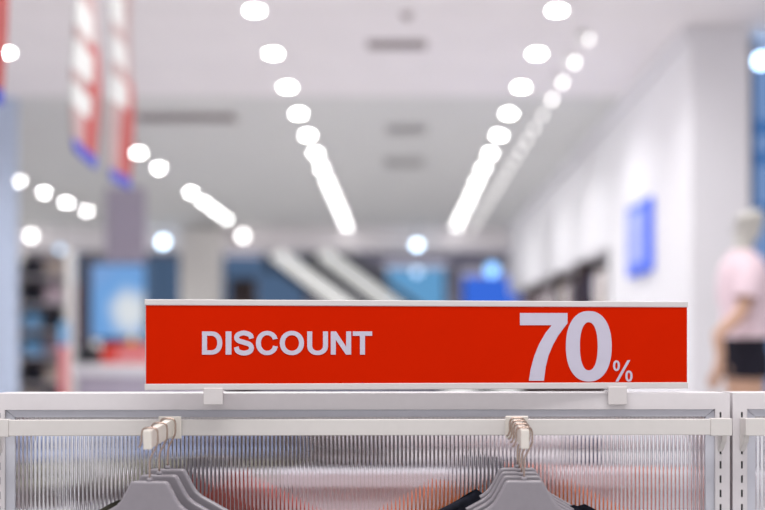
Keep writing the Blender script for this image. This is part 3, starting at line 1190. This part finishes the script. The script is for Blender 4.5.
def handbag(loc, cloth, label, w, h):
    t = thing('handbag', label, 'handbag', loc, random.uniform(-.2, .2), 'handbags on the shelf tower')
    MB().prism([(-w / 2, 0), (w / 2, 0), (w * .44, h * .62), (w * .36, h * .68), (-w * .36, h * .68), (-w * .44, h * .62)], -.05, .05).build('body', cloth, t, .012)
    p = [(w * .25 * math.cos(a * math.pi / 8), -.03, h * .64 + h * .34 * math.sin(a * math.pi / 8)) for a in range(9)]
    MB().tube(p, .008, 8).build('handle', cloth, t, smooth=True)
    MB().box(-w * .40, w * .40, -.058, -.049, h * .38, h * .66).build('flap', cloth, t, .004)


bagc = [('mauve_cloth', 'mauve'), ('black_cloth', 'black'), ('sky_cloth', 'sky blue'), ('beige_cloth', 'beige'), ('navy_cloth', 'navy'), ('pinkwhite_cloth', 'pale pink')]
lay = [[3, 1], [1, 3], [2, 0], [2, 1], [1, 5], [1, 3]]
shelfname = ['bottom visible', 'second lowest visible', 'third lowest visible', 'fourth lowest visible', 'second highest', 'top']
for zi, z in enumerate(zs):
    for k in (0, 1):
        c, w = bagc[lay[zi][k]]
        handbag((X(40, sd) - .14 + .28 * k, sd + .16, z + .001), c, '%s handbag, %s one on the %s shelf of the bag tower' % (w, ('inner' if k else 'outer'), shelfname[zi]), .25, .27)

pd = 10.8
t = thing('poster_stand', 'narrow coral pink poster stand beside the handbag tower', 'poster stand', (X(64, pd), pd, 0))
MB().box(-.05, .05, -.008, .008, .5, Z(345, pd)).build('poster', 'pinkred', t, .003)
MB().box(-.05, .05, -.010, .010, Z(345, pd), Z(322, pd)).build('header_card', 'sky_cloth', t, .003)
MB().tube([(0, .02, .02), (0, .02, .5)], .012, 8).build('pole', 'steel', t)
MB().lathe([(.15, 0), (.15, .012), (.03, .02)], seg=24).build('base', 'steel', t)

kd = 11.2
t = thing('cash_counter', 'white cash counter left of the sign, behind the rack', 'counter', (X(125, kd), kd, 0))
kz = Z(364, kd)
MB().box(-.55, .75, 0, .6, kz - .12, kz).build('counter_top', 'wall', t, .01)
MB().box(-.52, .72, .04, .56, .1, kz - .12).build('front_panel', 'violet', t)
MB().box(-.5, .7, .08, .52, 0, .1).build('plinth', 'black', t)
t = thing('red_display_tray', 'bright red display tray on the white cash counter', 'display tray', (X(122, kd), kd + .3, kz))
MB().box(-.27, .30, -.12, .12, 0, .03).build('base', 'redbox', t, .004)
MB().box(-.27, .30, -.12, -.10, .03, .18).build('front_board', 'redbox', t, .003)
MB().box(-.10, .301, -.123, -.12, .03, .17).build('label_strip', 'pinkred', t)
MB().box(-.27, .30, .10, .12, .03, .22).build('back_board', 'redbox', t, .003)
t = thing('till', 'black till at the left end of the white cash counter', 'till', (X(81, kd), kd + .3, kz))
MB().box(-.12, .12, -.12, .12, 0, .10).build('drawer', 'black', t, .006)
MB().prism([(-.10, .10), (.10, .10), (.06, .19), (-.10, .17)], -.1, .1).build('keypad_housing', 'black', t, .006)
for px, c, nm, hh in ((120, 'yellow', 'yellow', .12), (136, 'teal', 'teal', .16)):
    t = thing('bottle', '%s bottle standing behind the red tray on the cash counter' % nm, 'bottle', (X(px, kd), kd + .50, kz), 0, 'bottles on the cash counter')
    MB().lathe([(.055, 0), (.06, .02), (.06, .22), (.025, .27), (.02, .29)], seg=16).build('bottle_body', c, t, smooth=True)
    MB().lathe([(.024, .29), (.024, .33)], seg=12).build('cap', 'trimring', t)

vd = 15.5
t = thing('video_screen', 'large bright blue video screen left of the sign', 'screen', (X(117, vd), vd, 0))
MB().box(X(89, vd) - X(117, vd), X(147, vd) - X(117, vd), .01, .09, Z(340, vd), Z(262, vd)).build('cabinet', 'black', t, .01)
MB().box(X(91, vd) - X(117, vd), X(145, vd) - X(117, vd), 0, .01, Z(338, vd), Z(264, vd)).build('picture', 'screen', t)
MB().box(-.25, .25, .03, .08, 0, Z(340, vd)).build('stand', 'black', t, .01)
t = thing('partition_post', 'dark brown post at the left side of the video screen', 'post', (X(85, 15.2), 15.2, 0))
MB().box(-.06, .06, 0, .12, .03, Z(258, 15.2)).build('shaft', 'dark', t, .006)
MB().box(-.1, .1, -.04, .16, 0, .03).build('foot_plate', 'steel', t)
t = thing('poster_board', 'dark red poster board between the handbag tower and the brown post', 'poster board', (X(69, 16), 16, 0))
MB().box(-.15, .13, 0, .03, Z(348, 16), Z(284, 16)).build('board', 'darkred', t, .004)
for s in (-.1, .09): MB().tube([(s, .04, 0), (s, .04, Z(300, 16))], .014, 8).build('leg', 'steel', t)

# ------------------------------------------------------------------ atrium beyond the far opening
def shopfront(px0, px1, py0, py1, d, m, label, mull=2):
    cx = (X(px0, d) + X(px1, d)) / 2
    t = thing('shopfront', label, 'shop window', (cx, d, 0), 0, 'shopfronts across the atrium')
    w = (X(px1, d) - X(px0, d)) / 2
    zb_, zt_ = Z(py1, d), Z(py0, d)
    MB().box(-w, w, .10, .16, zb_, zt_).build('lit_window', m, t)
    MB().box(-w - .05, w + .05, -.02, .2, zt_, zt_ + .18).build('header', 'soffit', t)
    if zb_ > .1: MB().box(-w - .05, w + .05, -.02, .2, 0, zb_).build('stall_riser', 'soffit', t)
    for k in range(mull + 1):
        x = -w + 2 * w * k / mull
        MB().box(x - .04, x + .04, 0, .1, zb_, zt_).build('mullion', 'black', t)


shopfront(20, 88, 255, 392, 28, 'shop_dim', 'dim slate blue shopfront far behind the handbag tower')
shopfront(146, 180, 256, 360, 28, 'shop_dim', 'dim blue shopfront between the screen and the grey pier')
shopfront(222, 306, 256, 360, 27.5, 'shop_dim', 'slate blue shopfront between the grey pier and the escalators', 1)
shopfront(386, 446, 268, 360, 27, 'shop_sky', 'sky blue lit shopfront right of the escalators', 1)
shopfront(462, 524, 276, 360, 27, 'shop_deep', 'deep blue lit shopfront above the number 70', 1)
kd2 = 25
t = thing('kiosk', 'small dark brown kiosk in front of the slate blue shopfront', 'kiosk', (X(242, kd2), kd2, 0))
MB().box(-.33, .33, 0, .5, 0, Z(300, kd2)).build('base_cabinet', 'dark', t, .02)
MB().box(-.30, .30, .1, .4, Z(300, kd2), Z(280, kd2)).build('upper_cabinet', 'dark', t, .02)
MB().box(-.36, .36, -.03, .53, Z(280, kd2), Z(278, kd2)).build('roof_board', 'black', t)


def escalator(pxa, pya, pxb, pyb, d, label):
    """one flight falling to the right: glass-white flank, black handrail, dark steps"""
    t = thing('escalator', label, 'escalator', (X(pxa, d), d, 0), 0, 'escalators beyond the far opening')
    ax, az = 0.0, Z(pya, d)
    slope = (pyb - pya) / (pxb - pxa)
    run = az / slope
    bx, bz = run, 0.02
    th = .30
    n = 9.0
    # flank (rounded top end)
    pts = [(ax, az), (bx, bz + .0), (bx - .55, bz), (ax - .02, az - th)]
    r = th * .42
    topc = [(ax - .12 + .0, az - th * .80), (ax - .24, az - th * .45), (ax - .20, az - .1), (ax - .06, az)]
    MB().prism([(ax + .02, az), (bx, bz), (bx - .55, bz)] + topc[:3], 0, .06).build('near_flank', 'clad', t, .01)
    MB().prism([(ax + .02, az), (bx, bz), (bx - .55, bz)] + topc[:3], .95, 1.01).build('far_flank', 'black', t, .01)
    rail = [(ax - .30, 0, az - .45), (ax - .33, 0, az - .1), (ax - .15, 0, az + .17), (ax + .12, 0, az + .16), (bx + .2, 0, bz + .12)]
    for y in (.03, .98):
        MB().tube([(a, y, c) for a, b_, c in rail], .055, 8).build('handrail', 'black', t, smooth=True)
    mb = MB()
    k = 0
    st_ = []
    nst = 22
    for i in range(nst):
        u0, u1 = i / nst, (i + 1) / nst
        xa_, za_ = ax + .1 + (bx - ax) * u0, az - th * .35 - (az - bz) * u0
        xb_, zb2 = ax + .1 + (bx - ax) * u1, az - th * .35 - (az - bz) * u1
        st_ += [(xa_, za_), (xb_, za_)]
    st_ += [(bx + .1, 0.0), (bx - .6, 0.0), (ax - .1, az - th * 1.5)]
    st_ = [(a, max(c, 0.0)) for a, c in st_]
    mb.prism(st_, .07, .94).build('steps', 'black', t)


escalator(281, 250, 341, 294, 23.0, 'white-sided escalator with black handrail, left of the pair')
escalator(327, 250, 387, 294, 24.6, 'white-sided escalator with black handrail, right of the pair')


def pendant(px, py, d, m, r, label):
    top = Z(246, 26) if d > 21 else CH
    zc = Z(py, d)
    t = thing('pendant_lamp', label, 'lamp', (X(px, d), d, zc), 0, 'blue-white lamps beyond the far opening')
    MB().lathe([(.002, -r)] + [(r * math.cos(a * math.pi / 12), r * math.sin(a * math.pi / 12)) for a in range(-5, 6)] + [(.002, r)], seg=14).build('globe', m, t, smooth=True)
    if top > zc + r: MB().tube([(0, 0, r), (0, 0, top - zc)], .008, 6).build('cord', 'black', t)


pendant(417, 245, 20.5, 'lamp_paleblue', .075, 'pale blue round lamp hanging highest between the escalators and the number 70')
pendant(417, 272, 25, 'lamp_mist', .085, 'dim blue round lamp directly below the pale blue one')
pendant(492, 270, 23, 'lamp_blue', .14, 'sky blue round lamp above the number 70')
pendant(471, 286, 23.5, 'shop_deep', .17, 'deep blue round lamp just above the sign, left of the sky blue lamp')
pendant(163, 242, 20.5, 'lamp_paleblue', .085, 'pale blue round lamp left of the grey far pier')
pendant(243, 236, 20.4, 'lamp_white', .075, 'white round lamp hanging at the end of the outer left light row')
pendant(31, 236, 20.4, 'lamp_white', .075, 'white round lamp hanging above the handbag tower, beside the blue-tinted pier')
pendant(60, 250, 20.5, 'lamp_mist', .07, 'pale blue round lamp above the handbag tower')

# ------------------------------------------------------------------ light
w = bpy.data.worlds.new('World')
S.world = w
w.use_nodes = True
bg = w.node_tree.nodes['Background']
bg.inputs['Color'].default_value = (1.0, .975, .99, 1)
bg.inputs['Strength'].default_value = .78


def area(name, loc, rot, sx, sy, power, color=(1, .98, .97)):
    l = bpy.data.lights.new(name, 'AREA')
    l.shape = 'RECTANGLE'
    l.size, l.size_y = sx, sy
    l.energy = power
    l.color = color
    o = bpy.data.objects.new(name, l)
    COL.objects.link(o)
    o.location = loc
    o.rotation_euler = rot
    return o


area('added_fill_front', (0, .9, CH - .05), (0, 0, 0), 2.5, 1.0, 75)  # added area light, out of view, brightening rack and hangers from above
area('added_fill_mid', (0, 4.8, CH - .06), (0, 0, 0), 5, 2.5, 110)  # added wide fill out of view, lifts the room brightness
area('added_atrium_fill', (-1, 27, Z(246, 26) - .02), (0, 0, 0), 8, 5, 500, (.92, .96, 1))  # added fill under the solid soffit to brighten the escalators


def spot_light(name, loc, target, power, cone, radius=.05):
    l = bpy.data.lights.new(name, 'SPOT')
    l.energy = power
    l.spot_size = math.radians(cone)
    l.spot_blend = .8
    l.shadow_soft_size = radius
    o = bpy.data.objects.new(name, l)
    COL.objects.link(o)
    o.location = loc
    v = Vector(target) - Vector(loc)
    o.rotation_euler = v.to_track_quat('-Z', 'Y').to_euler()


for x, d_ in [(-1.018, 7.5), (-1.018, 9.69), (-1.018, 11.88), (-1.018, 14.07), (-1.018, 17.35),
              (1.115, 7.5), (1.115, 9.69), (1.115, 11.88), (1.115, 14.07), (1.115, 17.35),
              (-3.17, 8.56), (-3.17, 12.94), (-3.17, 17.3), (-5.42, 15.1), (-5.42, 18.4)]:
    spot_light('downlight_beam', (x, d_, CH - .03), (x, d_, 0), 125, 150)
for k in (0, 1, 2, 3, 4, 5, 6, 8, 10, 12, 14, 16, 18):
    d_ = ds[k]
    spot_light('track_beam', (1.46, d_ - .05, CH - .10), (XW, d_ + .3, 2.9), 3.0 if k < 8 else 7.5, 150)

# ------------------------------------------------------------------ camera
cam = bpy.data.cameras.new('Camera')
cam.lens = 50
cam.sensor_width = 36
cam.shift_x = (382.5 - VX) / 765
cam.shift_y = (VY - 255) / 765
cam.dof.use_dof = True
cam.dof.focus_distance = 1.69
cam.dof.aperture_fstop = 1.5
cam.clip_start = .02
co = bpy.data.objects.new('Camera', cam)
COL.objects.link(co)
co.location = (0, 0, EYE)
co.rotation_euler = (math.pi / 2, 0, 0)
S.camera = co

S.view_settings.view_transform = 'Standard'
S.view_settings.look = 'None'
S.view_settings.gamma = 1
S.view_settings.exposure = 0
S.view_settings.use_curve_mapping = False
S.cycles.use_denoising = True
S.cycles.use_adaptive_sampling = False
S.cycles.max_bounces = 12
S.cycles.transmission_bounces = 10
